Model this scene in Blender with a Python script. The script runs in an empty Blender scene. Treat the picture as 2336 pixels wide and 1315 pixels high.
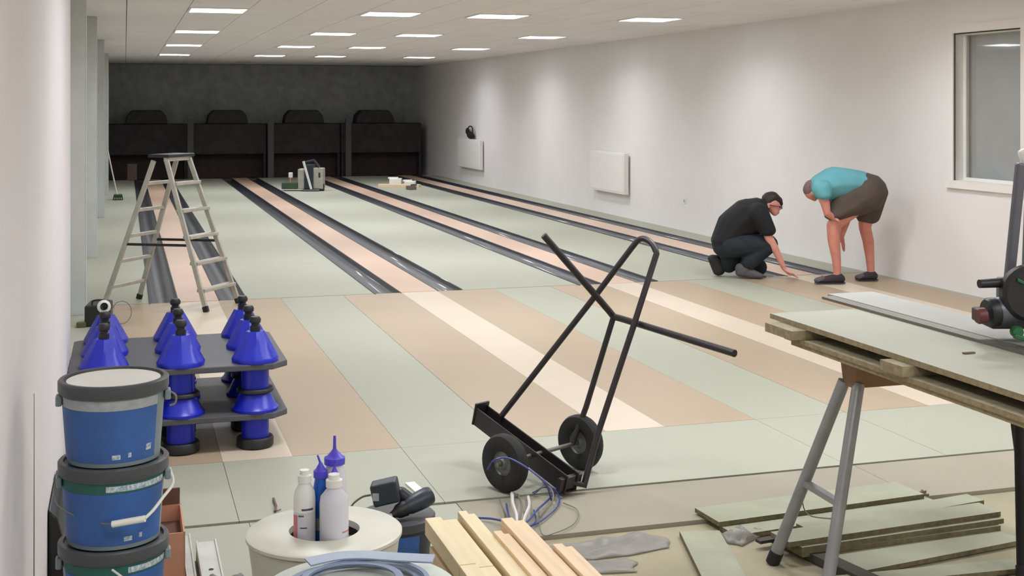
import bpy, bmesh, math, random
from mathutils import Vector, Matrix, noise
random.seed(7)
sc = bpy.context.scene
# ------------------------------------------------------------------ camera, world, exposure
FPX, VPX, HZ, CAMH = 2900.0, 285.0, 241.0, 1.75          # focal length in px, lane vanishing point, horizon row, eye height
TH = math.atan((1168.0 - VPX) / FPX); SN, CS = math.sin(TH), math.cos(TH)
cam_data = bpy.data.cameras.new('camera'); cam = bpy.data.objects.new('camera', cam_data)
sc.collection.objects.link(cam)
cam.location = (0, 0, CAMH); cam.rotation_euler = (math.radians(90), 0, -TH)
cam_data.sensor_width = 36.0; cam_data.lens = FPX / 2336.0 * 36.0
cam_data.shift_y = -(657.5 - HZ) / 2336.0
cam_data.clip_start = 0.05; cam_data.clip_end = 200
sc.camera = cam
world = bpy.data.worlds.new('world'); sc.world = world; world.use_nodes = True
world.node_tree.nodes['Background'].inputs[0].default_value = (0.9, 0.95, 1.0, 1)
world.node_tree.nodes['Background'].inputs[1].default_value = 0.02
sc.cycles.max_bounces = 14; sc.cycles.diffuse_bounces = 12
BEAM = 19.5; LAMP = 12.0                                                # radiance of the ceiling lamp diffusers
sc.view_settings.view_transform = 'Standard'; sc.view_settings.look = 'None'
sc.view_settings.gamma = 1.0; sc.view_settings.use_curve_mapping = False
sc.view_settings.exposure = 0.0

# ------------------------------------------------------------------ helpers
def W(px, py, d):                                          # world point seen at a pixel, at depth d
    r = (px - 1168.0) * d / FPX
    return Vector((d * SN + r * CS, d * CS - r * SN, CAMH - (py - HZ) * d / FPX))
def F(px, py, z=0.0):                                      # world point seen at a pixel, on the level z
    return W(px, py, (CAMH - z) * FPX / (py - HZ))
def lin(c): return tuple(((v/255/12.92) if v/255 <= .04045 else ((v/255+.055)/1.055)**2.4) for v in c) + (1,)

MATS = {}
def mat(name, rgb, rough=.6, metal=0., var=.08, scale=6., bump=0., coat=0., rgb2=None, stretch=(1,1,1), emit=None, spec=.5, trans=0., alpha=1.):
    if name in MATS: return MATS[name]
    m = bpy.data.materials.new(name); m.use_nodes = True; nt = m.node_tree; N = nt.nodes; L = nt.links
    b = N['Principled BSDF']
    b.inputs['Roughness'].default_value = rough; b.inputs['Metallic'].default_value = metal
    b.inputs['Coat Weight'].default_value = coat; b.inputs['Specular IOR Level'].default_value = spec
    b.inputs['Transmission Weight'].default_value = trans; b.inputs['Alpha'].default_value = alpha
    c = lin(rgb)
    if emit:
        b.inputs['Emission Color'].default_value = emit[0]; b.inputs['Emission Strength'].default_value = emit[1]
    tc = N.new('ShaderNodeTexCoord'); mp = N.new('ShaderNodeMapping'); mp.inputs['Scale'].default_value = stretch
    nz = N.new('ShaderNodeTexNoise'); nz.inputs['Scale'].default_value = scale; nz.inputs['Detail'].default_value = 5
    L.new(tc.outputs['Object'], mp.inputs[0]); L.new(mp.outputs[0], nz.inputs['Vector'])
    rp = N.new('ShaderNodeValToRGB')
    c2 = lin(rgb2) if rgb2 else tuple(v * (1 - var * 2) for v in c[:3]) + (1,)
    c1 = c if rgb2 else tuple(min(1, v * (1 + var)) for v in c[:3]) + (1,)
    rp.color_ramp.elements[0].color = c2; rp.color_ramp.elements[1].color = c1
    rp.color_ramp.elements[0].position = .3; rp.color_ramp.elements[1].position = .7
    L.new(nz.outputs['Fac'], rp.inputs[0]); L.new(rp.outputs[0], b.inputs['Base Color'])
    if bump:
        bp = N.new('ShaderNodeBump'); bp.inputs['Strength'].default_value = bump; bp.inputs['Distance'].default_value = .01
        n2 = N.new('ShaderNodeTexNoise'); n2.inputs['Scale'].default_value = scale * 8; n2.inputs['Detail'].default_value = 4
        L.new(mp.outputs[0], n2.inputs['Vector']); L.new(n2.outputs['Fac'], bp.inputs['Height']); L.new(bp.outputs[0], b.inputs['Normal'])
    MATS[name] = m; return m

_b = bmesh.new(); bmesh.ops.create_icosphere(_b, subdivisions=2, radius=1.0); UNIT = [tuple(v.co) for v in _b.verts]; _b.free()
def edge_faces(o, m):                                      # brown raw edges on a chipboard, with shade mixed in on floor planks
    o.data.materials.append(m)
    for p in o.data.polygons:
        if abs(p.normal.z) < .5: p.material_index = 1
    return o
class MB:
    def __init__(s): s.b = bmesh.new()
    def box(s, x0, x1, y0, y1, z0, z1):
        return s.obox(((x0+x1)/2, (y0+y1)/2, (z0+z1)/2), (1,0,0), (0,1,0), (0,0,1), abs(x1-x0)/2, abs(y1-y0)/2, abs(z1-z0)/2)
    def obox(s, c, ax, ay, az, hx, hy, hz):
        c = Vector(c); ax = Vector(ax).normalized()*hx; ay = Vector(ay).normalized()*hy; az = Vector(az).normalized()*hz
        v = [s.b.verts.new(c + ax*i + ay*j + az*k) for k in (-1,1) for j in (-1,1) for i in (-1,1)]
        for q in ((0,2,3,1),(4,5,7,6),(0,1,5,4),(2,6,7,3),(0,4,6,2),(1,3,7,5)): s.b.faces.new([v[i] for i in q])
        return s
    def beam(s, p, q, w, h, up=(0,0,1)):                   # rectangular bar from p to q, w across, h along up
        p, q = Vector(p), Vector(q); d = (q-p).normalized(); u = Vector(up)
        side = d.cross(u); side = side.normalized() if side.length > 1e-4 else Vector((1,0,0)); u = side.cross(d).normalized()
        return s.obox((p+q)/2, d, side, u, (q-p).length/2, w/2, h/2)
    def prism(s, poly, z0, z1):                            # polygon in plan, extruded
        lo = [s.b.verts.new((x, y, z0)) for x, y in poly]; hi = [s.b.verts.new((x, y, z1)) for x, y in poly]
        n = len(poly); s.b.faces.new(hi); s.b.faces.new(lo[::-1])
        for i in range(n): s.b.faces.new((lo[i], lo[(i+1)%n], hi[(i+1)%n], hi[i]))
        return s
    def extrude(s, prof, o, u, v, along):                  # profile (u,v) extruded along a vector
        o, u, v, along = Vector(o), Vector(u), Vector(v), Vector(along)
        a = [s.b.verts.new(o + u*x + v*y) for x, y in prof]; b = [s.b.verts.new(o + u*x + v*y + along) for x, y in prof]
        n = len(prof); s.b.faces.new(a[::-1]); s.b.faces.new(b)
        for i in range(n): s.b.faces.new((a[i], a[(i+1)%n], b[(i+1)%n], b[i]))
        return s
    def tube(s, pts, r, seg=10, closed=False):
        pts = [Vector(p) for p in pts]; n = len(pts); rings = []
        rs = r if isinstance(r, (list, tuple)) else [r]*n
        u = None
        for i, p in enumerate(pts):
            if closed: d = pts[(i+1)%n] - pts[i-1]
            else: d = pts[min(i+1, n-1)] - pts[max(i-1, 0)]
            d = d.normalized()
            if u is None:
                u = d.cross(Vector((0,0,1)));
                if u.length < .05: u = d.cross(Vector((1,0,0)))
            u = (u - d*u.dot(d)).normalized(); v = d.cross(u)
            rings.append([s.b.verts.new(p + (u*math.cos(2*math.pi*k/seg) + v*math.sin(2*math.pi*k/seg))*rs[i]) for k in range(seg)])
        for i in range(n if closed else n-1):
            A, B = rings[i], rings[(i+1)%n]
            for k in range(seg): s.b.faces.new((A[k], A[(k+1)%seg], B[(k+1)%seg], B[k]))
        if not closed: s.b.faces.new(rings[0][::-1]); s.b.faces.new(rings[-1])
        return s
    def lathe(s, prof, c=(0,0,0), axis=(0,0,1), seg=32, caps=True):
        c = Vector(c); a = Vector(axis).normalized(); u = a.cross(Vector((0,1,0)))
        if u.length < .05: u = a.cross(Vector((1,0,0)))
        u.normalize(); v = a.cross(u); rings = []
        for r, h in prof:
            if r < 1e-6: rings.append([s.b.verts.new(c + a*h)])
            else: rings.append([s.b.verts.new(c + a*h + (u*math.cos(2*math.pi*k/seg)+v*math.sin(2*math.pi*k/seg))*r) for k in range(seg)])
        for A, B in zip(rings, rings[1:]):
            for k in range(seg):
                l = (k+1) % seg
                if len(A) == 1 and len(B) == 1: continue
                if len(A) == 1: s.b.faces.new((A[0], B[k], B[l]))
                elif len(B) == 1: s.b.faces.new((A[k], A[l], B[0]))
                else: s.b.faces.new((A[k], A[l], B[l], B[k]))
        if caps:
            if len(rings[0]) > 1: s.b.faces.new(rings[0][::-1])
            if len(rings[-1]) > 1: s.b.faces.new(rings[-1])
        return s
    def hull(s, *balls):                                   # convex hull of ellipsoids (centre, (rx,ry,rz), 3 axes)
        vs = [s.b.verts.new(Vector(c) + fr[0]*(x*r[0]) + fr[1]*(y*r[1]) + fr[2]*(z*r[2])) for c, r, fr in balls for x, y, z in UNIT]
        bmesh.ops.convex_hull(s.b, input=vs)
        bmesh.ops.delete(s.b, geom=[v for v in s.b.verts if not v.link_faces], context='VERTS')
        return s
    def build(s, name, m, parent=None, smooth=False, bevel=0., local=False, loc=None):
        bmesh.ops.recalc_face_normals(s.b, faces=s.b.faces[:])
        me = bpy.data.meshes.new(name)
        off = Vector((0,0,0))
        if parent is not None and not local:
            o = parent
            while o is not None: off += o.location; o = o.parent
        if loc is not None and parent is None: off = Vector(loc)
        if off.length: bmesh.ops.translate(s.b, vec=-off, verts=s.b.verts[:])
        if smooth:
            for f in s.b.faces: f.smooth = True
            for e in s.b.edges:
                if len(e.link_faces) == 2 and e.calc_face_angle(0) > .7: e.smooth = False
        s.b.to_mesh(me); s.b.free()
        me.materials.append(m)
        ob = bpy.data.objects.new(name, me); sc.collection.objects.link(ob)
        if parent is not None: ob.parent = parent
        elif loc is not None: ob.location = loc
        if bevel:
            bv = ob.modifiers.new('bevel', 'BEVEL'); bv.width = bevel; bv.segments = 2; bv.limit_method = 'ANGLE'
        return ob

def thing(name, label, cat, loc=(0,0,0), group=None):
    o = bpy.data.objects.new(name, None); sc.collection.objects.link(o); o.location = loc; o.empty_display_size = .1
    return tag(o, label, cat, group)
def tag(o, label, cat, group=None):
    o['label'] = label; o['category'] = cat
    if group: o['group'] = group
    return o
def struct(o, label=None):
    o['kind'] = 'structure'
    if label: o['label'] = label
    return o
def copy_tree(o, parent=None):
    c = o.copy(); sc.collection.objects.link(c); c.parent = parent
    for ch in list(o.children): copy_tree(ch, c)
    return c
def arc(pts, n=6):                                         # Catmull-Rom through points
    pts = [Vector(p) for p in pts]; P = [pts[0]*2-pts[1]] + pts + [pts[-1]*2-pts[-2]]; out = []
    for i in range(1, len(P)-2):
        for k in range(n):
            t = k/n; a, b, c, d = P[i-1], P[i], P[i+1], P[i+2]
            out.append(.5*((2*b) + (c-a)*t + (2*a-5*b+4*c-d)*t*t + (3*b-a-3*c+d)*t**3))
    return out + [pts[-1]]

# ------------------------------------------------------------------ materials
M_wall = mat('wall_paint', (230,227,226), .75, var=.015, scale=1.5)
M_wall_left = mat('wall_paint_left', (222,218,220), .75, var=.015, scale=1.5)
M_ceil = mat('ceiling_board', (234,230,230), .9, var=.02, scale=2)
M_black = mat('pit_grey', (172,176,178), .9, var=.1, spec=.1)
M_black2 = mat('machine_black', (70,66,68), .9, var=.1, spec=.05)
M_pit_post = mat('pit_post', (70,70,70), .6)
M_slab = mat('dusty_screed', (166,158,132), .9, var=.12, scale=1.6, bump=.15, rgb2=(140,134,112))
M_green = mat('green_chipboard', (162,164,148), .55, var=.035, scale=.7, stretch=(1,.5,1))
M_grey_board = mat('dusty_grey_board', (152,146,130), .75, var=.05, scale=1.3)
M_tan = mat('tan_linoleum', (168,150,125), .45, var=.03, scale=1.0)
M_white = mat('cream_plank', (203,189,170), .4, var=.02, scale=1.5)
M_pink = mat('pink_lane', (208,178,156), .35, var=.03, scale=1.2, coat=.1)
M_gutter = mat('gutter_plastic', (54,56,64), .36, var=.08, coat=.2)
M_post = mat('post_grey', (196,200,198), .5, var=.03)
M_alu = mat('aluminium', (188,184,174), .45, .55, var=.06, scale=14)
M_alu_dark = mat('dull_metal', (120,116,108), .5, .5, var=.06)
M_blackp = mat('black_plastic', (30,30,32), .45, var=.08)
M_rubber = mat('rubber', (34,34,34), .8, var=.1, bump=.1)
M_blackpaint = mat('black_steel_paint', (42,36,38), .4, var=.1)
M_cone = mat('blue_plastic', (22,36,178), .35, var=.05)
M_shelf = mat('dark_grey_panel', (78,78,84), .5, var=.05)
M_bucket = mat('clear_bucket', (120,135,140), .4, var=.05)
M_lid = mat('bucket_lid_grey', (70,74,78), .4, var=.06)
M_label = mat('bucket_label_blue', (48,92,158), .45, var=.1, scale=9)
M_label_green = mat('label_green', (30,92,84), .5, var=.06)
M_label_grey = mat('label_grey', (158,164,166), .5, var=.1, scale=40)
M_markwhite = mat('print_white', (206,216,222), .5, scale=150, rgb2=(96,124,140))
M_whiteplas = mat('white_plastic', (232,232,226), .35, var=.02)
M_reel = mat('reel_white', (210,210,196), .4, var=.02)
M_timber = mat('planed_timber', (228,212,174), .55, var=.05, scale=5, stretch=(6,.5,6))
M_timber2 = mat('rosy_timber', (228,202,168), .55, var=.06, scale=5, stretch=(6,.5,6))
M_chip_edge = mat('chipboard_green', (156,158,138), .8, var=.06, scale=5, bump=.1); M_core_shaded = mat('chipboard_core_shaded', (116,108,80), .9, var=.15, scale=40, bump=.2)  # raw core brown, darkened further to paint the shade on plank edges
M_woodblock = mat('raw_wood', (140,108,82), .7, var=.12, scale=6, stretch=(1,5,5))
M_card = mat('cardboard', (196,142,116), .8, var=.05, scale=5)
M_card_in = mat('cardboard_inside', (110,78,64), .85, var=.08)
M_rail = mat('pale_steel', (196,198,192), .45, .35, var=.05, scale=10)
M_dark = mat('hole_dark', (52,58,50), .8)
M_strip = mat('blue_grey_strip', (124,138,164), .45, var=.06)
M_film = mat('plastic_film', (158,154,148), .4, var=.08, scale=5, alpha=.6)
M_blue_cable = mat('blue_cable', (60,70,140), .4)
M_white_cable = mat('white_cable', (214,214,208), .5)
M_grey_cable = mat('grey_cable', (120,118,108), .6)
M_skin1 = mat('skin_pale', (226,158,146), .55, var=.04, scale=12)
M_skin2 = mat('skin_ruddy', (208,138,122), .55, var=.05, scale=12)
M_hair = mat('dark_brown_hair', (46,34,32), .6, var=.2, scale=60)
M_hair_grey = mat('short_grey_hair', (118,94,92), .7, var=.15, scale=60)
M_shirt_black = mat('black_cotton', (24,25,28), .85, var=.12, scale=9, bump=.1)
M_jeans = mat('dark_denim', (30,38,47), .85, var=.15, scale=14, bump=.1)
M_shirt_blue = mat('turquoise_cotton', (98,164,174), .85, var=.06, scale=7, bump=.08)
M_shorts = mat('dark_brown_cotton', (82,70,62), .85, var=.1, scale=8, bump=.08)
M_shoe = mat('shoe_dark', (44,38,42), .7, var=.1)
M_shoe_grey = mat('shoe_grey', (88,84,88), .7, var=.1)
M_tool = mat('tool_dark_blue', (38,50,62), .4, var=.1)
M_toolgrey = mat('tool_grey', (98,98,106), .4, .3, var=.08)
M_toolgreen = mat('tool_green', (30,96,52), .45, var=.08)
M_red = mat('tool_red', (96,44,44), .5)
M_brown = mat('brown_offcut', (104,84,76), .7, var=.1)
m_lamp = mat('lamp_diffuser', (240,245,255), .5, emit=((.93,.95,1,1), LAMP))

# ------------------------------------------------------------------ setting
CE = 2.78; XR = 7.47; XL = -.44; YB = 33.4; YJ = 5.45; YA0, YA1 = 6.38, 11.66; LEND = 31.2
LANES = [.63, 2.64, 4.65, 6.66]
fl = MB().box(XL-2, XR+1.5, -4, YJ-.002, -.4, -.024).box(XL-2, XR+1.5, YJ-.002, YB+.1, -.4, -.125).build('floor', M_slab)
struct(fl, 'dusty bare floor under the boards')
def board(x0, x1, y0, y1, m=M_green, z=0., t=.02, g=.0012, name='board'):
    return MB().box(x0+g, x1-g, y0+g, y1-g, z-t, z).build(name, m, fl)
# boards beside the running surfaces (Y beyond the approach)
edges = [XL] + [v for c in LANES for v in (c-.425, c+.425)] + [XR+.2]
for i in range(0, len(edges), 2):
    x0, x1 = edges[i], edges[i+1]
    for y in range(8): board(x0, x1, YA1+.02+2.45*y, min(YA1+.02+2.45*(y+1), LEND), t=.12)
# boards between the approaches, and before them
aed = [XL-.9] + [v for c in LANES for v in (c-.72, c+.72)] + [XR+.2]
for i in range(0, len(aed), 2):
    board(aed[i], aed[i+1], YA0, YA0+5.28, t=.12)
xs = [XL-.9, -.09, .46, 1.35, 1.92, 3.36, 3.93, 5.37, 5.94, XR+.2]
for a, b in zip(xs, xs[1:]): board(a, b, YJ, YA0, t=.12)
for a, b in zip([1.4, 3.4, 5.4], [3.4, 5.4, XR+.2]): board(a, b, 4.92, YJ-.005, M_grey_board, z=-.006, t=.018)
for a, b in zip([-.24, .5], [.5, 1.4]): board(a, b, 4.3, YJ-.005, M_green, z=-.008, t=.016)

# ceiling: long boards on a .625 m grid
ce = MB().box(XL-2, XR+1.5, -4, YB+.1, CE+.02, CE+.2).build('ceiling', mat('ceiling_void', (120,112,98), .9)); struct(ce, 'suspended ceiling')
k = -4
while .0175 + .625*k < XR + .7:
    x0 = .0175 + .625*k
    for y0, y1 in ((-4, 4.0), (4.0, 13.0), (13.0, 22.8), (22.8, 32.4)):
        MB().box(x0+.004, x0+.621, y0+.002, y1-.002, CE, CE+.019).build('panel', M_ceil, ce)
    k += 1
# walls
wr = MB()
WY0, WY1, WZ0, WZ1 = 9.30, 10.24, 1.045, 2.43
wr.box(XR, XR+.2, -4, WY0, -.02, CE).box(XR, XR+.2, WY1, YB, -.12, CE).box(XR, XR+.2, WY0, WY1, -.02, WZ0).box(XR, XR+.2, WY0, WY1, WZ1, CE)
struct(wr.build('wall_right', M_wall), 'long pale wall with window and radiators')
struct(MB().box(XL-.6, XR+.3, YB, YB+.2, -.12, CE+.2).build('wall_back', M_black), 'dim grey wall behind the pin machines')
struct(MB().box(XL-.3, XL, 7.0, 31.4, -.12, CE).build('wall_left', M_post), 'left wall behind the grey posts')
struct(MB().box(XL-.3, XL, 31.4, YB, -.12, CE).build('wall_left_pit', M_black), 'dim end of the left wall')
struct(MB().box(XL-.8, -.272, 1.2, 7.02, -.02, CE).build('wall_left_near', M_wall_left, bevel=.006), 'pinkish plaster wall in the foreground')
struct(MB().box(XL-2, XR+1.5, -4.2, -4, -.02, CE).build('wall_front', M_wall), 'wall behind the camera')
struct(MB().box(XL-2, XL-1.8, -4, 1.2, -.02, CE).build('wall_left_entry', M_wall), 'wall beside the entry')
struct(MB().box(-.40, -.34, 1.2, 1.21, 0, .01).build('wall_strip_1', M_wall)) if False else None
struct(MB().extrude([(4.19,-.02),(4.25,-.02),(4.245,.5),(4.235,.85),(4.23,.85),(4.22,.5)], (-.2725,0,0), (0,1,0), (0,0,1), (.002,0,0)).build('wall_strip_1', mat('wall_strip_grey', (120,112,112), .8)), 'grey narrow strip low on the near wall')  # thin grey strip on the wall face, narrowing towards the top
# window in the right wall
wn = MB().box(XR+.10, XR+.14, WY0, WY0+.04, WZ0+.03, WZ1-.02).box(XR+.10, XR+.14, WY1-.04, WY1, WZ0+.03, WZ1-.02).box(XR+.10, XR+.14, WY0, WY1, WZ0, WZ0+.0295).box(XR+.10, XR+.14, WY0, WY1, WZ1-.0195, WZ1).build('window_1', M_whiteplas)
struct(wn, 'white framed window in the right wall')
MB().box(XR-.012, XR+.004, WY0-.10, WY0, WZ0-.001, WZ1).box(XR-.012, XR+.004, WY1, WY1+.08, WZ0-.001, WZ1).box(XR-.012, XR+.004, WY0-.1, WY1+.08, WZ1+.0005, WZ1+.08).build('window_frame', mat('frame_white', (232,228,224), .6, var=.01), wn)
MB().box(XR-.035, XR+.02, WY0-.1, WY1+.1, WZ0-.07, WZ0-.002).build('window_sill', MATS['frame_white'], wn)
MB().box(XR+.001, XR+.006, WY1-.012, WY1-.0005, WZ0+.001, WZ1-.0125).box(XR+.001, XR+.006, WY0+.001, WY1-.0005, WZ1-.012, WZ1-.0005).build('gasket', M_dark, wn)
gm = mat('window_glass', (235,240,240), .02, trans=1., var=0.)
MB().box(XR+.115, XR+.121, WY0+.041, WY1-.041, WZ0+.031, WZ1-.021).build('pane', gm, wn)
MB().box(XR+.17, XR+.174, WY0-.2, WY1+.2, WZ0-.1, WZ1+.1).build('blind', mat('grey_blind', (240,232,230), .8, var=.02), wn)
# posts on the left wall
for i, y in enumerate((11.2, 15.4, 20.8, 26.1)):
    o = MB().box(XL-.02, -.318, y, y+.14, -.001, CE).box(-.318, -.308, y+.02, y+.12, 0, CE).build('post', M_post, bevel=.004)
    struct(o, 'grey post on the left wall, number %d from the front' % (i+1)); o.name = 'column'
# ------------------------------------------------------------------ lamps
def lamp(x, y, lab):
    t = thing('ceiling_light', lab, 'light', (x, y, CE), 'square ceiling lights')
    fr = MB()
    for a, b, c, d in ((-.31,.31,-.31,-.285), (-.31,.31,.285,.31), (-.31,-.285,-.285,.285), (.285,.31,-.285,.285)):
        fr.box(x+a, x+b, y+c, y+d, CE-.012, CE-.0005)
    fr.build('frame', M_whiteplas, t)
    MB().box(x-.284, x+.284, y-.284, y+.284, CE-.009, CE-.001).build('diffuser', m_lamp, t)
    ld = bpy.data.lights.new('lamp_beam', 'AREA'); ld.shape = 'SQUARE'; ld.size = .55; ld.energy = BEAM; ld.spread = math.radians(150); ld.color = (.95,.965,1)
    lo = bpy.data.objects.new('lamp_beam', ld); sc.collection.objects.link(lo); lo.parent = t; lo.location = (0, 0, -.0125)
rown = {14.0: 'nearest visible row', 18.1: 'second visible row', 22.2: 'third visible row', 26.4: 'farthest row'}
coln = ['leftmost column', 'second column from left', 'third column from left', 'rightmost column']
for ci, x in enumerate((.955, 2.84, 4.09, 5.98)):
    for y in (14.0, 18.1, 22.2, 26.4, 9.9, 5.75, 1.6, -2.4):
        lamp(x, y, 'glowing square ceiling light in the %s, %s' % (rown[y], coln[ci]) if y in rown else 'glowing square ceiling light out of view overhead')
# ------------------------------------------------------------------ lanes
lanelab = ['leftmost', 'second from left', 'third from left', 'rightmost']
for i, c in enumerate(LANES):
    lw = lanelab[i]
    extra = [' running under the stepladder', ' ending near the hand truck', '', ' along the right wall'][i]
    t = thing('bowling_lane', '%s bowling pink bowling lane between two black gutters%s' % (lw, extra), 'lane', (c, YA0, 0), 'bowling lanes')
    MB().box(c-.174, c+.174, YA1, LEND, -.11, .006).build('running_surface', M_pink, t, bevel=.003)
    for s in (-1, 1):
        pr = []; n = 10
        for k in range(n+1):
            a = math.pi*k/n; pr.append((-.118*math.cos(a), .004-.072*math.sin(a)))
        pr = [(-.124, .008)] + pr + [(.124, .008)] + [(.124, -.085), (-.124, -.085)]
        cx = c + s*.3
        g = MB().extrude([(x, z) for x, z in pr], (cx, YA1-.02 + (.04 if s > 0 else -.02), 0), (1,0,0), (0,0,1), (0, LEND-YA1-.06, 0)).build('gutter', M_gutter, t, smooth=True)
    MB().box(c-.17, c+.17, YA0, YA1-.001, -.11, .001).build('approach_strip', M_white, t)
    for s in (-1, 1):
        x0, x1 = sorted((c+s*.171, c+s*.719))
        MB().box(x0, x1, YA0+.001, YA1-.001, -.11, .0005).build('approach_panel', M_tan, t)
    MB().box(c-.55, c+.55, LEND+.001, 31.88, -.12, -.01).build('pin_deck', mat('pin_deck_brown', (58,42,38), .5), t)
# pit
for i, c in enumerate((.5, 2.42, 4.3, 6.1)):
    t = thing('pin_machine', 'dark pin machine behind the %s lane' % lanelab[i], 'machine', (c, 31.6, 0), 'pin machines at the far end')
    ca, cb_ = (-.42,1.46,3.36,5.2,7.3)[i], (-.42,1.46,3.36,5.2,7.3)[i+1]
    MB().box(ca+.01, cb_-.01, 31.9, 32.9, .55, 1.3).build('cabinet', M_black2, t, bevel=.03)
    MB().extrude([(-.5,0),(.5,0),(.46,.2),(.34,.34),(-.34,.34),(-.46,.2)], (c, 31.95, 1.3), (1,0,0), (0,0,1), (0,.6,0)).build('hood', M_black2, t, bevel=.04)
    MB().box(ca+.02, cb_-.02, 32.3, 32.34, -.12, .549).build('curtain', mat('pit_curtain', (66,54,54), .9), t)
    for s in (ca+.05, cb_-.05): MB().box(s-.03, s+.03, 31.9, 32.25, -.12, .549).build('leg', M_black2, t)
for i, c in enumerate((1.5, 3.4, 5.3)):
    tag(MB().box(c-.07, c+.07, 31.3, 31.42, -.12, 1.42).build('divider_post', M_pit_post, loc=(c,31.3,0)), 'slim dark grey divider post between pin machines, %s' % ('left one','middle one','right one')[i], 'post', 'divider posts')
tag(MB().box(.05, .27, 31.0, 31.2, 0, .38).build('carton', M_brown, loc=(.1,31,0), bevel=.01), 'dim brown carton on the floor at the dark far left corner', 'box')
# ------------------------------------------------------------------ right wall fittings
def radiator(y0, y1, z0, z1, x, lab):
    t = thing('radiator', lab, 'radiator', (x, y0, z0), 'wall radiators')
    MB().box(x-.11, x-.03, y0, y1, z0, z1).build('body', mat('radiator_white', (236,234,230), .4, var=.01), t, bevel=.008)
    MB().box(x-.115, x-.11, y0+.03, y1-.03, z0+.03, z1-.03).build('front_panel', MATS['radiator_white'], t, bevel=.002)
    for yy in (y0+.2, y1-.2): MB().box(x-.03, x, yy-.03, yy+.03, z0+.08, z1-.08).build('bracket', M_alu_dark, t)
radiator(26.6, 28.5, .35, 1.0, XR, 'white wall radiator far back with dark things on top')
radiator(18.25, 19.75, .37, 1.01, XR, 'white wall radiator nearer, midway along the right wall')
hb = thing('tool_bag', 'small dark bundle lying on top of the far radiator', 'bag', (XR-.07, 27.6, 1.0))
b = MB(); FR0 = (Vector((1,0,0)), Vector((0,1,0)), Vector((0,0,1)))
b.hull((Vector((XR-.07,27.5,1.09)), (.05,.28,.085), FR0)); b.hull((Vector((XR-.07,27.75,1.17)), (.04,.12,.08), FR0)); b.build('bundle', M_shirt_black, hb, smooth=True)
MB().tube(arc([(XR-.07,27.3,1.1),(XR-.07,27.35,1.26),(XR-.07,27.6,1.28),(XR-.07,27.75,1.2)]), .015, 6).build('strap', M_blackp, hb)
so = W(1497, 458, 17.6); sy = so.y
t = thing('socket', 'tiny white socket low on the right wall', 'socket', (XR, sy, .42))
MB().box(XR-.012, XR, sy-.04, sy+.04, .38, .46).build('plate', M_whiteplas, t, bevel=.003)
MB().lathe([(.0,0),(.02,0),(.02,.004),(0,.004)], (XR-.016, sy, .42), (1,0,0), 12).build('outlet', M_label_grey, t)

# ------------------------------------------------------------------ far tools
t = thing('grinding_machine', 'grey floor machine with a slanted white lever, far back between lanes', 'machine', F(707, 436))
def fb(n, m, px0, px1, py0, py1, d, dep, bv=.01):
    a = W(px0, py1, d); c = W(px1, py0, d); o = (a+c)/2
    return MB().obox(o + Vector((SN,CS,0))*dep/2, (CS,-SN,0), (SN,CS,0), (0,0,1), (px1-px0)*d/FPX/2, dep/2, (py1-py0)*d/FPX/2).build(n, m, t, bevel=bv)
D0 = 25.9
fb('foot_plate', M_toolgrey, 688, 727, 433, 437, D0-.05, .5)
fb('motor_housing', M_tool, 694, 714, 376, 433, D0+.05, .35, .02)
fb('left_housing', M_alu, 679, 695, 386, 432, D0+.1, .3, .02)
fb('right_housing', M_alu, 713, 737, 384, 432, D0+.1, .3, .02)
fb('slot', M_dark, 726, 731, 394, 406, D0+.095, .02)
fb('wheel', M_rubber, 730, 739, 420, 436, D0+.12, .08)
MB().tube([W(692,368,D0), W(710,432,D0)], .025, 8).build('lever', M_whiteplas, t)
MB().tube([W(693,372,D0+.1), W(716,366,D0+.1), W(728,382,D0+.1)], .03, 8).build('handle', M_blackp, t)
t = thing('green_case', 'low green case with a small white bottle, left of the far grey machine', 'case', F(660, 432))
fb('case_body', mat('case_green', (60,84,62), .5), 642, 678, 417, 432, 26.0, .3)
fb('small_bottle', M_whiteplas, 658, 667, 394, 406, 26.1, .06); fb('bottle_stem', M_card, 661, 664, 406, 417, 26.1, .03)
D1 = 27.6
for px0, px1, py0, py1, lab, m, nm in ((888,915,405,424,'white open carton in the far gap between lanes, left of a second one',M_whiteplas,'carton'), (922,947,411,427,'second white carton, right of the other far white one',M_whiteplas,'carton')):
    t = thing(nm, lab, 'box', F((px0+px1)/2, py1), 'far white cartons')
    fb('box_body', m, px0, px1, py0+3, py1, D1, .3); fb('flap', m, px0-3, px1-8, py0, py0+3, D1+.05, .2, .002)
a = F(884, 427); tag(MB().obox(a+Vector((.25,-.05,.03)), (1,-.5,0), (.5,1,0), (0,0,1), .45, .1, .03).build('board', M_timber2, loc=a, bevel=.004), 'short pale board in front of the far white cartons', 'board')
a = F(938, 433); o = MB().obox(a+Vector((0,0,.04)), (1,.2,0), (-.2,1,0), (0,0,1), .08, .1, .04).obox(a+Vector((.05,-.02,.1)), (1,.8,0), (-.8,1,0), (0,0,1), .09, .02, .02).build('hand_tool', M_alu_dark, loc=a, bevel=.01); tag(o, 'small dark hand tool beside the far white cartons', 'tool')
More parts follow.
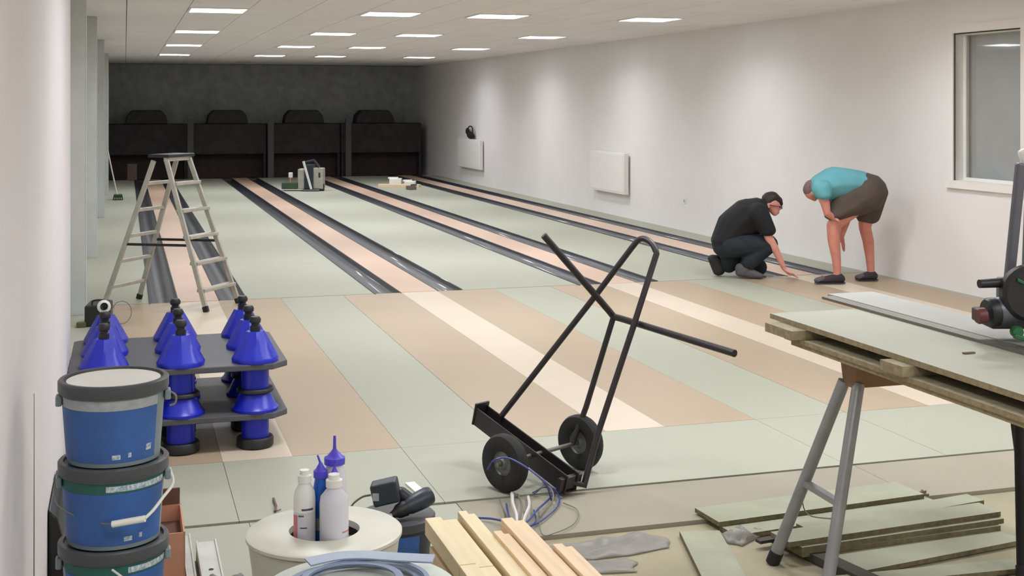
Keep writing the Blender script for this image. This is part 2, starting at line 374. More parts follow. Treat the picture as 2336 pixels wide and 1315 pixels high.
# broom leaning at the left wall
bp = F(268, 456); t = thing('broom', 'broom leaning by the far left posts with a dark green head', 'broom', bp)
MB().tube([bp+Vector((0,0,.06)), W(246, 345, 24.2)], .013, 8).build('handle', M_alu, t)
MB().box(bp.x-.07, bp.x+.09, bp.y-.12, bp.y+.12, .045, .1).build('broom_head', mat('broom_green', (46,66,40), .8), t, bevel=.02)
bb = MB()
for i in range(9):
    for j in range(5): bb.tube([(bp.x-.06+.035*j, bp.y-.11+.027*i, .05), (bp.x-.07+.04*j, bp.y-.12+.03*i, 0.002)], .012, 5)
bb.build('bristles', MATS['broom_green'], t)['kind'] = 'stuff'
# black case + rod at left
cp = F(219, 714); t = thing('tool_case', 'black case on the floor against the nearest grey post', 'case', cp)
c0 = Vector((-.20, 10.72, 0))
MB().obox(c0+Vector((0,0,.085)), (1,-.12,0), (.12,1,0), (0,0,1), .088, .16, .082).build('case_body', M_blackp, t, bevel=.012)
MB().tube(arc([c0+Vector((-.05,-.1,.165)), c0+Vector((-.04,-.1,.20)), c0+Vector((.04,-.1,.20)), c0+Vector((.05,-.1,.165))]), .008, 6).build('handle', M_blackp, t)
lp = c0+Vector((.10,-.12,.1)); MB().tube([lp+Vector((.075*math.cos(a)+.075, 0, .09*math.sin(a))) for a in [2*math.pi*k/20 for k in range(20)]], .003, 5, True).build('cord_loop', M_grey_cable, t)
r0, r1 = F(176, 742, .02), F(236, 736, .02); t = thing('pipe_clamp', 'olive rod lying on the floor behind the left blue cones', 'rod', r0)
MB().tube([r0, r1], .014, 8).build('rod', mat('olive_metal', (92,88,58), .5, .3), t); MB().obox(r0+Vector((.03,0,.0)), (1,.1,0), (-.1,1,0), (0,0,1), .035, .025, .02).build('jaw', MATS['olive_metal'], t, bevel=.005)
# ------------------------------------------------------------------ stepladder
lu, lv = Vector((.85,-.526,0)), Vector((.594,.804,0)); lc = Vector((.39,11.505,0))
t = thing('stepladder', 'aluminium double stepladder with black platform standing over the leftmost lane', 'ladder', lc)
def stile(foot, top, n='stile', w=.024, h=.042, m=M_alu):
    o = MB().beam(foot, top, w, h, up=lu).build(n, m, t, bevel=.004)
    f = Vector(foot); dv = (Vector(top)-f).normalized()
    MB().beam(f, f+dv*.05, w+.006, h+.008, up=lu).build('rubber_foot', M_blackp, o, bevel=.004)
A, B, C, Dd = Vector((.66,11.04,.0015)), Vector((.963,11.45,.001)), Vector((-.18,11.56,.001)), Vector((.12,11.97,.0005))
TA, TB = lc+lu*.06-lv*.17+Vector((0,0,1.29)), lc+lu*.06+lv*.17+Vector((0,0,1.29))
TC, TD = lc-lu*.06-lv*.17+Vector((0,0,1.275)), lc-lu*.06+lv*.17+Vector((0,0,1.275))
for f_, t_ in ((A,TA),(B,TB),(C,TC),(Dd,TD)): stile(f_, t_)
def at_z(f_, t_, z): return f_ + (t_-f_)*(z/t_.z)
for z in (1.075, .845, .62, .40, .175):
    MB().beam(at_z(A,TA,z), at_z(B,TB,z), .085, .028).build('step', M_alu, t, bevel=.004)
    MB().beam(at_z(C,TC,z), at_z(Dd,TD,z), .032, .03).build('rung', M_alu, t, bevel=.004)
MB().obox(lc+Vector((0,0,1.315)), lv, lu, (0,0,1), .20, .10, .014).build('platform', M_blackp, t, bevel=.006)
MB().beam(TA-lv*.02, TB+lv*.02, .03, .045).build('top_rail', M_alu, t, bevel=.004)
MB().beam(at_z(A,TA,.555), at_z(C,TC,.55), .012, .022).build('spreader_bar', M_blackp, t)
MB().beam(at_z(B,TB,.555), at_z(Dd,TD,.55), .012, .022).build('spreader_bar', M_blackp, t)

# ------------------------------------------------------------------ rack of blue cones
RX, RY = (-.10, .27, .64), (6.63, 7.0, 7.37)
def plate(z, lab):
    x0, x1, y0, y1, c = -.27, .80, 6.52, 7.48, .08
    o = MB().prism([(x0+c,y0),(x1-c,y0),(x1,y0+c),(x1,y1-c*.4),(x1-c*.4,y1),(x0+c*.4,y1),(x0,y1-c*.4),(x0,y0+c)], z-.03, z).build('shelf_plate', M_shelf, loc=(.27,7,z-.03), bevel=.005)
    tag(o, lab, 'shelf', 'cone shelf plates')
plate(.44, 'upper dark grey plate carrying the nine blue cones')
plate(.19, 'lower dark grey plate between the two layers of blue cones')
def cone(top):
    t = thing('centering_cone', '', 'cone', (0,0,0), 'blue cones on the upper plate' if top else 'blue cones of the lower layer')
    if top:
        b = MB(); prof = [(.116,0),(.118,.016),(.112,.026),(.082,.08),(.056,.13),(.044,.152),(.0,.154)]
        b.lathe(prof, seg=24)
        for v in b.b.verts:
            r = math.hypot(v.co.x, v.co.y)
            if r > .02: k = 1 + .055*math.cos(8*math.atan2(v.co.y, v.co.x))*min(1, v.co.z/.05 if v.co.z < .05 else 1); v.co.x *= k; v.co.y *= k
        b.build('cone_skirt', M_cone, t, smooth=True, local=True)
        MB().lathe([(.0,.15),(.026,.15),(.026,.178),(.02,.182),(.02,.192),(.028,.196),(.03,.212),(.022,.226),(0,.228)], seg=16).build('stem', M_blackp, t, smooth=True, local=True)
    else:
        MB().lathe([(.117,0),(.119,.014),(.106,.026),(.082,.078),(.07,.098),(0,.098)], seg=24).build('cone_skirt', M_cone, t, smooth=True, local=True)
    z = -.03
    MB().lathe([(0,z-.0005),(.07,z-.0005),(.07,z-.105),(0,z-.105)], seg=24).build('spool', M_cone, t, smooth=True, local=True)
    MB().lathe([(0,z-.1055),(.088,z-.1055),(.094,z-.113),(.094,z-.123 if top else z-.15),(.085,z-.1285 if top else z-.159),(0,z-.1285 if top else z-.159)], seg=24).build('flange', M_blackp, t, smooth=True, local=True)
    return t
ct, cl = cone(True), cone(False); first = [True, True]
rowl, coll = ['front', 'middle', 'back'], ['left', 'centre', 'right']
for j, y in enumerate(RY):
    for i, x in enumerate(RX):
        o = ct if first[0] else copy_tree(ct); first[0] = False; o.location = (x, y, .44)
        o['label'] = 'blue cone with black stem on the upper plate, %s row, %s column' % (rowl[j], coll[i])
        if i == 0: continue
        o = cl if first[1] else copy_tree(cl); first[1] = False; o.location = (x, y, .19)
        o['label'] = 'blue spool and cone of the lower layer, %s row, %s column' % (rowl[j], coll[i])
bq = Vector((RX[0], RY[2], .44))
tag(MB().lathe([(.022,0),(.036,.006),(.036,.018),(.022,.024)], bq+Vector((-.012,-.032,.205)), (.15,-1,.1), 20, caps=False).lathe([(.022,0),(.022,.024)], bq+Vector((-.012,-.032,.205)), (.15,-1,.1), 20, caps=False).build('tape_roll', M_whiteplas, loc=bq+Vector((0,0,.235)), smooth=True), 'white ring hung on the stem of the back left blue cone', 'ring')

# ------------------------------------------------------------------ buckets at left
BX, BY = -.028, 3.54
def shell(b, c, r0, r1, z0, z1, a0, a1, n=24, th=.0015):
    prev = None
    for k in range(n+1):
        a = math.radians(-90 + a0 + (a1-a0)*k/n)
        q = [b.b.verts.new((c[0]+math.cos(a)*(r+e), c[1]+math.sin(a)*(r+e), z)) for r, z, e in ((r0,z0,th),(r1,z1,th),(r1,z1,0),(r0,z0,0))]
        if prev:
            for i in range(4): b.b.faces.new((prev[i], q[i], q[(i+1)%4], prev[(i+1)%4]))
        else: b.b.faces.new(q)
        prev = q
    b.b.faces.new(prev[::-1]); return b
def bucket(zt, h, lab, style, cx=BX, cy=BY, az=0, dark=False, lidtop=None, grp='stacked blue buckets'):
    t = thing('bucket', lab, 'bucket', (cx, cy, zt-h), grp); zb = zt-h; rt, rb = .131, .118
    hb_ = h-.034
    def R(z): return rb + (rt-rb)*(z-zb)/hb_
    MB().lathe([(0,zb+.0005),(rb,zb+.0005),(rt,zb+hb_),(0,zb+hb_)], (cx,cy,0), seg=48).build('body', M_bucket, t, smooth=True)
    MB().lathe([(0,zt-.0338),(.139,zt-.0338),(.1415,zt-.028),(.1415,zt-.004),(.138,zt),(.128,zt),(.126,zt-.008),(0,zt-.008)], (cx,cy,0), seg=48).build('lid', M_lid, t, smooth=True)
    if lidtop: MB().lathe([(0,zt-.0078),(.12,zt-.0078),(.12,zt-.005),(0,zt-.005)], (cx,cy,0), seg=40).build('lid_glare', lidtop, t)  # pale disc paints the bright glare on the lid
    a0, a1 = az-105, az+57
    top = zb+hb_-.004
    if style == 'grey':
        shell(MB(), (cx,cy), R(top-.026), R(top), top-.026, top, a0, a1).build('label_band', M_label_grey, t, smooth=True)
        lo = top-.027
    else:
        shell(MB(), (cx,cy), R(top-.026), R(top), top-.026, top, a0, a1).build('label_band', M_label_green, t, smooth=True)
        shell(MB(), (cx,cy), R(top-.021)+.0016, R(top-.006)+.0016, top-.021, top-.006, az-22, a1-2, th=.0006).build('lettering', M_markwhite, t, smooth=True)
        lo = top-.027
    shell(MB(), (cx,cy), R(zb+.012), R(lo), zb+.012, lo, a0, a1).build('label', M_label, t, smooth=True)
    zz = zb+.03
    for d0, d1, z0, z1 in ((-2,8,zz-.009,zz+.003), (17,21,zz-.006,zz+.006)) + (((41,49,zz+.004,zz+.02),) if style == 'grey' else ()):
        shell(MB(), (cx,cy), R(z0)+.0016, R(z1)+.0016, z0, z1, az+d0, az+d1, 4, .0006).build('print_mark', M_markwhite, t)
    for s in (-1, 1):
        MB().obox((cx+s*.1385*math.cos(math.radians(az*0+8)), cy-.02, zt-.05), (s,0,0), (0,1,0), (0,0,1), .008, .018, .014).build('handle_lug', M_bucket, t, bevel=.004)
    return t
P_ = .212
b1 = bucket(1.03, P_, 'top blue labelled bucket with grey lid and glare painted on the lid', 'grey', lidtop=M_whiteplas)
b2 = bucket(1.03-P_, P_, 'second bucket of the stack with white wire handle hanging in front', 'green', az=14)
b3 = bucket(1.03-2*P_, P_, 'third bucket of the stack with green label band, cut by the picture bottom', 'green', az=38)
bucket(1.03-3*P_, P_, 'fourth bucket of the stack hidden below the picture', 'green', az=20)
bucket(1.03-4*P_, 1.03-4*P_-.001, 'lowest bucket of the stack hidden below the picture', 'green', az=20)
zl = 1.03-P_-.05
def bk(px, py, d): return W(px, py, d)
wire = arc([(BX+.142,BY-.02,zl+.012), (BX+.150,BY-.05,zl-.02), bk(372,1135,3.32), bk(350,1164,3.265), bk(330,1184,3.235)], 5)
MB().tube(wire, .0042, 8).build('wire_handle', M_white_cable, b2, smooth=True)
MB().tube([bk(331,1184,3.235), bk(256,1197,3.235)], .0085, 10).build('handle_grip', M_whiteplas, b2, smooth=True)
MB().tube(arc([bk(256,1197,3.235), bk(205,1190,3.27), (BX-.138,BY-.06,zl-.05), (BX-.148,BY-.02,zl+.01)], 5), .002, 6).build('wire_handle', M_grey_cable, b2, smooth=True)
MB().tube(arc([(BX+.143,BY-.02,.985), (BX+.158,BY-.03,.975), (BX+.156,BY-.03,.955), (BX+.142,BY-.03,.95)], 4), .003, 6).build('wire_handle', M_grey_cable, b1, smooth=True)
MB().tube(arc([bk(256,1301,3.24), bk(275,1315,3.23), bk(300,1335,3.22)], 4), .003, 6).build('wire_handle', M_white_cable, b3, smooth=True)
# black roll of foil between buckets and wall
t = MB().extrude([(0,0),(.06,0),(.05,.18),(.03,.26),(.0,.29)], (-.268,4.95,-.02), (1,0,0), (0,0,1), (0,.55,0)).build('black_sheet', M_blackp, loc=(-.26,5.0,-.02), bevel=.01)
tag(t, 'black sheet standing at the foot of the near wall behind the buckets', 'sheet')

# ------------------------------------------------------------------ carton and rails beside the buckets
cb = F(330, 1300, -.008)
X0, X1, Y0, Y1, Z0, Z1 = -.04, .205, 4.66, 5.0, -.008, .232
t = thing('cardboard_box', 'open salmon brown cardboard box on the floor right of the buckets', 'box', (.08,4.8,-.008))
MB().box(X0,X1,Y0,Y0+.006,Z0+.05,Z1).box(X0,X0+.006,Y0,Y1,Z0,Z1).box(X1-.006,X1,Y0,Y1,Z0,Z1).box(X0,X1,Y1-.006,Y1,Z0,Z1).box(X0,X1,Y0,Y1,Z0,Z0+.006).build('carton_wall', M_card, t)
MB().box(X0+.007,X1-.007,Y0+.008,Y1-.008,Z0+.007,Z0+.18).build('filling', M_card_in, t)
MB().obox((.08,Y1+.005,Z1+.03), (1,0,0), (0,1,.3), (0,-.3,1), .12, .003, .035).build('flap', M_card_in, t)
MB().box(X0+.02,X1-.01,Y0-.012,Y0-.002,Z0,Z0+.055).build('dark_base', M_brown, t)
def rail(x0, x1, y0, y1, z0, z1, lab, holes, grp='steel rails by the carton'):
    t = thing('steel_rail', lab, 'rail', (x0, y0, z0), grp)
    MB().extrude([(0,0),(x1-x0,0),(x1-x0,z1-z0),(x1-x0-.006,z1-z0),(x1-x0-.008,z1-z0-.008),(.008,z1-z0-.008),(.006,z1-z0),(0,z1-z0)], (x0,y0,z0), (1,0,0), (0,0,1), (0,y1-y0,0)).build('rail_body', M_rail, t)
    for y in holes: MB().lathe([(0,0),(.009,0),(.009,.0015),(0,.0015)], ((x0+x1)/2, y, z1-.0078), (0,0,1), 14).build('hole', M_dark, t)
rail(.262, .338, 4.46, 5.05, -.007, .07, 'pale steel rail with dark holes lying on the floor beside the carton', (4.56, 4.74))
rail(.215, .25, 4.3, 5.25, -.007, .035, 'narrow pale steel rail between the carton and the holed rail', ())

# ------------------------------------------------------------------ reels, bottles
RA, DP = Vector((CS,-SN,0)), Vector((SN,CS,0))
def reel(c, r, hole, z1, barrel, lab, fl_t=.022, m=M_reel):
    t = thing('cable_reel', lab, 'reel', (c.x,c.y,-.02), 'white reels')
    MB().lathe([(hole,z1),(r-.008,z1),(r,z1-.006),(r,z1-fl_t+.006),(r-.008,z1-fl_t),(hole,z1-fl_t),(hole,z1)], (c.x,c.y,0), seg=72, caps=False).build('top_flange', m, t, smooth=True)
    MB().lathe([(hole,z1-fl_t),(r*.97,z1-fl_t-.0005),(barrel,z1-.12),(barrel*.94,.03),(barrel*1.1,.001),(hole,.001)], (c.x,c.y,0), seg=64, caps=False).build('barrel', m, t, smooth=True)
    MB().lathe([(0,z1-.062),(hole+.002,z1-.062),(hole+.002,z1-.05),(0,z1-.05)], (c.x,c.y,0), seg=40).build('hub', M_rail, t)
    MB().lathe([(0,-.02),(r*.9,-.02),(r*.9,.0005),(0,.0005)], (c.x,c.y,0), seg=64).build('bottom_flange', m, t)
    return t
rc = W(740, 1208, 4.2)
reel(rc, .256, .116, rc.z, .235, 'white round reel with bottles standing in its central hole')
zb = rc.z-.0495
def bottle(o, r, h, lab, body, capm, cap='nozzle', tilt=(0,0), extra=None, neck=.45):
    c = rc + RA*o[0] + DP*o[1]; t = thing('glue_bottle', lab, 'bottle', (c.x,c.y,zb), 'bottles in the reel')
    hs = h*.62
    MB().lathe([(0,0),(r*.9,0),(r,.008),(r,hs-.02),(r*.93,hs+.005),(r*neck,hs+.03),(r*neck,hs+.035),(0,hs+.035)], (c.x,c.y,zb), seg=28).build('bottle_body', body, t, smooth=True)
    z = zb+hs+.0355; k = r*neck
    if cap == 'nozzle':
        b = MB().lathe([(0,0),(k*1.25,0),(k*1.25,.022),(k*.9,.027),(k*.35,.045),(k*.25,.05),(0,.05)], (c.x,c.y,z), seg=20)
        e = Vector((tilt[0],tilt[1],1)).normalized(); p = Vector((c.x,c.y,z+.045)); b.tube([p, p+e*max(.012, h-hs-.08)], [k*.22, k*.16], 8)
    else: b = MB().lathe([(0,0),(k*1.15,0),(k*1.15,.022),(k*.8,.026),(k*.8,.04),(0,.04)], (c.x,c.y,z), seg=20)
    b.build('cap', capm, t, smooth=True)
    if extra: extra(c, t)
    return t
M_purple = mat('purple_cap', (84,74,204), .4, var=.04); M_milk = mat('milky_plastic', (214,212,222), .35, var=.02)
M_bluebody = mat('blue_bottle', (30,96,190), .35, var=.1); M_redprint = mat('red_print', (206,120,122), .5, var=.1); M_darkprint = mat('dark_print', (96,92,110), .6, var=.3, scale=80)
def lab_left(c, t):
    dirs = math.degrees(math.atan2(-c.x, c.y))
    shell(MB(), (c.x,c.y), .0362, .0362, zb+.01, zb+.12, -70, 60, 16, .0006).build('label', mat('label_silver', (206,204,210), .5, var=.05, scale=30), t, smooth=True)
    shell(MB(), (c.x,c.y), .037, .037, zb+.02, zb+.112, -78, -46, 6, .0006).build('label_stripe', M_redprint, t, smooth=True)
    for a, b_, z0, z1 in ((-22,40,.128,.134), (-40,-12,.108,.113), (-30,5,.07,.074)):
        shell(MB(), (c.x,c.y), .0372, .0372, zb+z0, zb+z1, a, b_, 8, .0006).build('lettering', M_darkprint, t)
def lab_blue(c, t): shell(MB(), (c.x,c.y), .0252, .0252, zb+.045, zb+.085, -90, 90, 12, .0006).build('label', M_label_grey, t, smooth=True)
def lab_front(c, t): shell(MB(), (c.x,c.y), .0472, .0472, zb+.066, zb+.071, 25, 70, 8, .0006).build('lettering', M_redprint, t)
bottle((.040,-.056), .047, .278, 'front right white bottle in the reel with clear cap', M_milk, M_whiteplas, 'plug', extra=lab_front, neck=.5)
bottle((-.062,-.022), .036, .285, 'left white bottle in the reel with silver and red label', M_whiteplas, M_whiteplas, 'plug', extra=lab_left, neck=.55)
bottle((-.016,.022), .025, .29, 'slim blue bottle with purple nozzle between the white bottles', M_bluebody, M_purple, tilt=(-.35,0), extra=lab_blue, neck=.75)
bottle((.024,.07), .039, .34, 'tallest white bottle at the back of the reel with wide purple cap', M_milk, M_purple, neck=.72)
bottle((.033,.005), .018, .275, 'small bottle with slanted purple nozzle, right of the slim blue one', M_milk, M_purple, tilt=(.35,0), neck=.8)
rc2 = W(818, 1345, 3.6)
reel(rc2, .285, .09, rc2.z, .2, 'pale reel at the bottom edge with grey blue strip coiled on it', m=mat('reel_pale_grey', (206,212,202), .45, var=.02))
t = thing('plastic_strip', 'grey blue plastic strip coiled loosely on the lower reel', 'strip', (rc2.x,rc2.y,rc2.z))
def ribbon(pts, w, m, name, th=.004, tilt=0):
    b = MB(); prev = None
    for i, p in enumerate(pts):
        d = (pts[min(i+1,len(pts)-1)]-pts[max(i-1,0)]); d.z = 0; d.normalize(); n = Vector((-d.y, d.x, 0)); u = (n*math.cos(tilt)+Vector((0,0,1))*math.sin(tilt)); v = d.cross(u)
        q = [b.b.verts.new(p+u*(w/2*a)+v*(th/2*c)) for a, c in ((-1,-1),(1,-1),(1,1),(-1,1))]
        if prev:
            for k in range(4): b.b.faces.new((prev[k], q[k], q[(k+1)%4], prev[(k+1)%4]))
        else: b.b.faces.new(q)
        prev = q
    b.b.faces.new(prev[::-1]); return b.build(name, m, t, smooth=False)
zt = rc2.z
for n, (r, w, off, z) in enumerate(((.20,.02,(-.01,.0),.007),(.165,.03,(.01,.01),.016),(.135,.022,(-.02,.005),.028),(.175,.014,(.02,-.01),.03))):
    ribbon([Vector((rc2.x,rc2.y,zt+z))+RA*(off[0]+r*math.cos(a))+DP*(off[1]+r*.92*math.sin(a)) for a in [2*math.pi*k/48 for k in range(49)]], w, M_strip, 'loop')
tail = [Vector((rc2.x,rc2.y,zt+.040))+RA*x+DP*y for x, y in ((-.16,.10),(-.08,.15),(0,.16),(.08,.145),(.15,.135),(.205,.128))]
ribbon(arc(tail, 5), .045, mat('strip_light', (150,162,182), .45), 'strip_end', .005, .15)
# crumpled grey plastic left of the reel
def heightsheet(name, m, cx, cy, wx, wy, rot, amp, sc_, z0, seed, nx=26, ny=20):
    b = MB(); g = []
    for j in range(ny):
        row = []
        for i in range(nx):
            u, v = i/(nx-1)-.5, j/(ny-1)-.5
            e = 1+.25*noise.noise(Vector((math.atan2(v,u)*1.3, seed, 0)))
            x, y = u*wx*e, v*wy*e
            h = abs(noise.noise(Vector((x*sc_, y*sc_, seed))))*amp + abs(noise.noise(Vector((x*sc_*2.3, y*sc_*2.3, seed+9))))*amp*.5
            h *= max(0, 1-(2*max(abs(u),abs(v)))**6)
            row.append(b.b.verts.new((cx+x*math.cos(rot)-y*math.sin(rot), cy+x*math.sin(rot)+y*math.cos(rot), z0+.003+h)))
        g.append(row)
    for j in range(ny-1):
        for i in range(nx-1): b.b.faces.new((g[j][i], g[j][i+1], g[j+1][i+1], g[j+1][i]))
    o = b.build(name, m, loc=(cx,cy,z0), smooth=True)
    s = o.modifiers.new('thickness','SOLIDIFY'); s.thickness = .0015; s.offset = 1
    return o
q = W(560, 1295, 4.25); o = heightsheet('plastic_bag', M_film, q.x-.055, q.y-.03, .12, .22, 0, .07, 9, q.z-.07, 3.3); tag(o, 'crumpled grey plastic bag left of the reel with bottles', 'bag')
zc = q.z-.072
t = thing('brown_crate', 'brown crate under the crumpled grey plastic left of the reel', 'crate', (q.x-.05,q.y,-.02))
for k in range(3): MB().box(q.x-.10,q.x-.022,q.y-.17,q.y+.11,-.02+(zc+.02)*k/3+.004,-.02+(zc+.02)*(k+1)/3-.001).build('slat', M_brown, t, bevel=.003)
MB().box(q.x-.097,q.x-.025,q.y-.167,q.y+.107,-.019,zc-.002).build('body', M_brown, t)

# ------------------------------------------------------------------ dark bucket with drill on its lid
dc = W(905, 1172, 4.78); hz = dc.z
t = thing('bucket', 'single bucket behind the reel with grey lid carrying the cordless drill', 'bucket', (dc.x,dc.y,-.02))
MB().lathe([(0,-.02),(.118,-.02),(.133,hz-.036),(0,hz-.036)], (dc.x,dc.y,0), seg=40).build('body', mat('dark_bucket', (40,46,54), .45), t, smooth=True)
MB().lathe([(0,hz-.0358),(.142,hz-.0358),(.145,hz-.03),(.145,hz-.005),(.14,hz),(0,hz)], (dc.x,dc.y,0), seg=40).build('lid', M_lid, t, smooth=True)
shell(MB(), (dc.x,dc.y), .121, .132, .03, hz-.05, -95, 28).build('label', M_label, t, smooth=True)
def dw(px, py, dd=0): return W(px, py, dc.dot(DP)+dd)
t = thing('cordless_drill', 'dark blue cordless drill lying on the bucket lid behind the reel', 'drill', (dc.x,dc.y,hz))
e1 = (dw(935,1160)-dw(870,1115)).normalized()
MB().obox(dw(880,1122,-.03), RA*.95+Vector((0,0,.22)), DP, Vector((0,0,1))-RA*.22, .05, .04, .041).build('battery', M_tool, t, bevel=.008)
MB().obox(dw(857,1135,-.072), RA, DP, (0,0,1), .012, .003, .014).build('battery_label', M_label_grey, t)
MB().hull((dw(915,1128,-.01), (.026,.03,.028), FR0), (dw(940,1148,-.01), (.028,.03,.028), FR0)).build('handle', M_blackp, t, smooth=True)
a, b_ = dw(924,1160,-.05), dw(985,1128,.02); ax = (b_-a).normalized()
MB().lathe([(0,0),(.024,0),(.032,.02),(.036,.06),(.036,.1),(.032,.115),(.0,.118)], a, ax, 20).build('motor_body', M_tool, t, smooth=True)
MB().lathe([(0,0),(.03,0),(.026,.03),(.016,.045),(.012,.06),(0,.06)], a, -ax, 16).build('chuck', M_blackp, t, smooth=True)
MB().lathe([(0,.0),(.008,0),(.008,.03),(0,.03)], a-ax*.058, -ax, 12).build('drill_bit', M_rail, t)
MB().tube(arc([dw(846,1130,-.03), dw(828,1134,-.03), dw(810,1146,-.02), dw(800,1158,0)]), .004, 6).build('cord', M_grey_cable, t)
a = F(955, 1122, .0); tag(MB().obox(a+Vector((0,0,.004)), (-.1,1,0), (1,.1,0), (0,0,1), .13, .022, .003).build('paper_sheet', M_whiteplas, loc=a), 'white strip of paper on the floor behind the drill', 'paper')

# ------------------------------------------------------------------ timber stack
PZ = .30; prof = [(0,0),(.114,0),(.114,.047),(.06,.047),(.056,.06),(0,.06)]
def timber(x, y0, y1, z, lab, m=M_timber, flip=False, w=1.0):
    pr = [((.114-u if flip else u)*w, v) for u, v in prof]
    o = MB().extrude(pr, (x,y0,z), (1,0,0), (0,0,1), (0,y1-y0,0)).build('timber_board', m, loc=(x,y0,z), bevel=.002)
    return tag(o, lab, 'board', 'planed boards in the timber stack')
timber(1.008, 3.885, 4.36, PZ-.06, 'leftmost planed board on top of the timber stack, behind the butt joint')
timber(1.008, 2.9, 3.878, PZ-.06, 'leftmost planed board on top of the timber stack, in front of the butt joint')
timber(1.137, 2.9, 4.40, PZ-.06, 'second planed board from left on top of the timber stack, longest one', w=.55)
timber(1.200, 2.9, 4.16, PZ-.06, 'third planed board from left on top of the timber stack, set back', M_timber2, w=.5)
timber(1.262, 2.9, 4.28, PZ-.06, 'fourth planed board from left on the timber stack, under the cables', M_timber2, w=.75)
timber(1.352, 2.9, 3.98, PZ-.06, 'rightmost shortest planed board on top of the timber stack', M_timber2, w=.6)
for k in range(4):
    for i in range(3):
        timber(1.01+.122*i, 2.9, 4.33-.03*((k+i) % 2), -.02+.065*k*.93, 'planed board below the top layer of the timber stack', M_timber2)

# ------------------------------------------------------------------ hand truck
mid = Vector((1.878,5.627,0)); ta, tw = Vector((.887,.462,0)), Vector((-.462,.887,0))
t = thing('hand_truck', 'black tubular panel hand truck with two rubber wheels and forked handle', 'hand truck', mid)
bf, bb_ = Vector((1.918,5.375,.052)), Vector((1.668,6.034,.232)); Bd = (bb_-bf).normalized(); bu = Bd.cross(ta); bu = bu if bu.z > 0 else -bu
ch = [(-.04,-.045),(.04,-.045),(.04,.045),(.032,.045),(.032,-.037),(-.032,-.037),(-.032,.045),(-.04,.045)]
MB().extrude(ch, bf, ta, bu, bb_-bf).build('channel_bar', M_blackpaint, t, bevel=.003)
MB().obox(bb_+bu*.01-Bd*.01, ta, bu, Bd, .045, .055, .006).build('end_plate', M_blackpaint, t, bevel=.002)
MB().obox(bf-bu*.0+Bd*.02, ta, bu, Bd, .07, .03, .012).build('front_foot', M_blackpaint, t, bevel=.003)
fr = [(1.747,5.913,.243),(2.164,5.715,.844),(2.318,5.644,1.072),(2.345,5.628,1.108),(2.366,5.60,1.115),(2.386,5.560,1.095),(2.394,5.524,1.055),(2.271,5.496,.74),(2.077,5.456,.258),(1.985,5.41,.02)]
fr = [Vector(p) for p in fr]; top = arc(fr[2:7], 5)
MB().tube([fr[0], fr[1]] + top + [fr[7], fr[8], fr[9]], .0145, 12).build('frame_tube', M_blackpaint, t, smooth=True)
Bp = Vector((2.246,5.699,.737)); E1, E2 = W(1240, 537, 6.02), W(1676, 807, 5.45)
MB().tube([E1, Bp + (E1-Bp)*.08] + arc([Bp+(E1-Bp)*.06, Bp, Bp+(E2-Bp)*.06], 4)[1:-1] + [Bp + (E2-Bp)*.08, E2], .0165, 12).build('fork_handle', M_blackpaint, t, smooth=True)
MB().tube([bf+Bd*.02, fr[-1]+Vector((0,0,.012))], .012, 10).build('joint_tube', M_blackpaint, t)
axL, axR = Vector((1.647,5.517,.131)), Vector((2.097,5.756,.131)); axd = (axR-axL).normalized()
MB().tube([Bp, Vector((2.12,5.74,.30)), axR - axd*.06], .014, 12).build('strut', M_blackpaint, t, smooth=True)
MB().tube([axL-axd*.05, axR+axd*.05], .010, 10).build('axle', M_alu_dark, t, smooth=True)
for c in (axL, axR):
    wprof = [(.055,-.02),(.075,-.032),(.1,-.034),(.122,-.028),(.130,-.012),(.130,.012),(.122,.028),(.1,.034),(.075,.032),(.055,.02)]
    w_ = MB().lathe(wprof+[wprof[0]], c, axd, 36, caps=False).build('wheel', M_rubber, t, smooth=True)
    MB().lathe([(0,-.018),(.02,-.03),(.03,-.014),(.05,-.010),(.056,-.02),(.056,.02),(.05,.010),(.03,.014),(.02,.03),(0,.018)], c, axd, 28).build('wheel_rim', mat('wheel_rim_grey', (112,114,110), .5, .2), w_, smooth=True)

# cables by the hand truck
def cable(name, pts, r, m, lab, n=6): o = MB().tube(arc(pts, n), r, 6).build(name, m, loc=Vector(pts[0]), smooth=True); return tag(o, lab, 'cable', 'loose cables by the hand truck')
wl = axL - axd*.045
cable('cable', [F(1075,1182,.006), F(1120,1184,.01), F(1160,1192,.03), F(1195,1196,.05), F(1225,1165,.03), F(1262,1125,.01), F(1240,1095,.01)], .0045, M_blue_cable, 'blue cable sweeping along the floor in front of the hand truck')
cable('cable', [W(1112,1072,5.62), W(1128,1050,5.6), W(1160,1046,5.6), W(1205,1070,5.55), W(1245,1105,5.5), F(1258,1142,.006)], .0045, M_blue_cable, 'blue cable draped over the near wheel of the hand truck')
cable('cable', [F(1168,1124,.008), F(1170,1150,.04), F(1178,1175,.03), F(1180,1200,.008)], .008, M_white_cable, 'thick white cable hanging by the near wheel')
cable('cable', [F(1205,1134,.006), F(1207,1155,.035), F(1198,1178,.03), F(1192,1200,.008)], .007, M_white_cable, 'second thick white cable right of the near wheel')
cable('cable', [F(1155,1150,.006), F(1160,1175,.03), F(1172,1200,.03), F(1200,1203,.02), F(1222,1190,.008), F(1218,1165,.006)], .004, M_blue_cable, 'short blue cable bundled at the cable ends')
cable('cable', [F(1215,1125,.006), F(1250,1110,.05), F(1262,1140,.02), F(1230,1180,.006)], .0035, M_grey_cable, 'thin grey cable looped beside the channel bar')
cable('cable', [F(1228,1160,.005), F(1236,1218,.005), F(1268,1216,.005), F(1310,1195,.005), F(1318,1165,.005), F(1285,1148,.005)], .0022, M_grey_cable, 'thin string loop on the floor right of the timber stack')
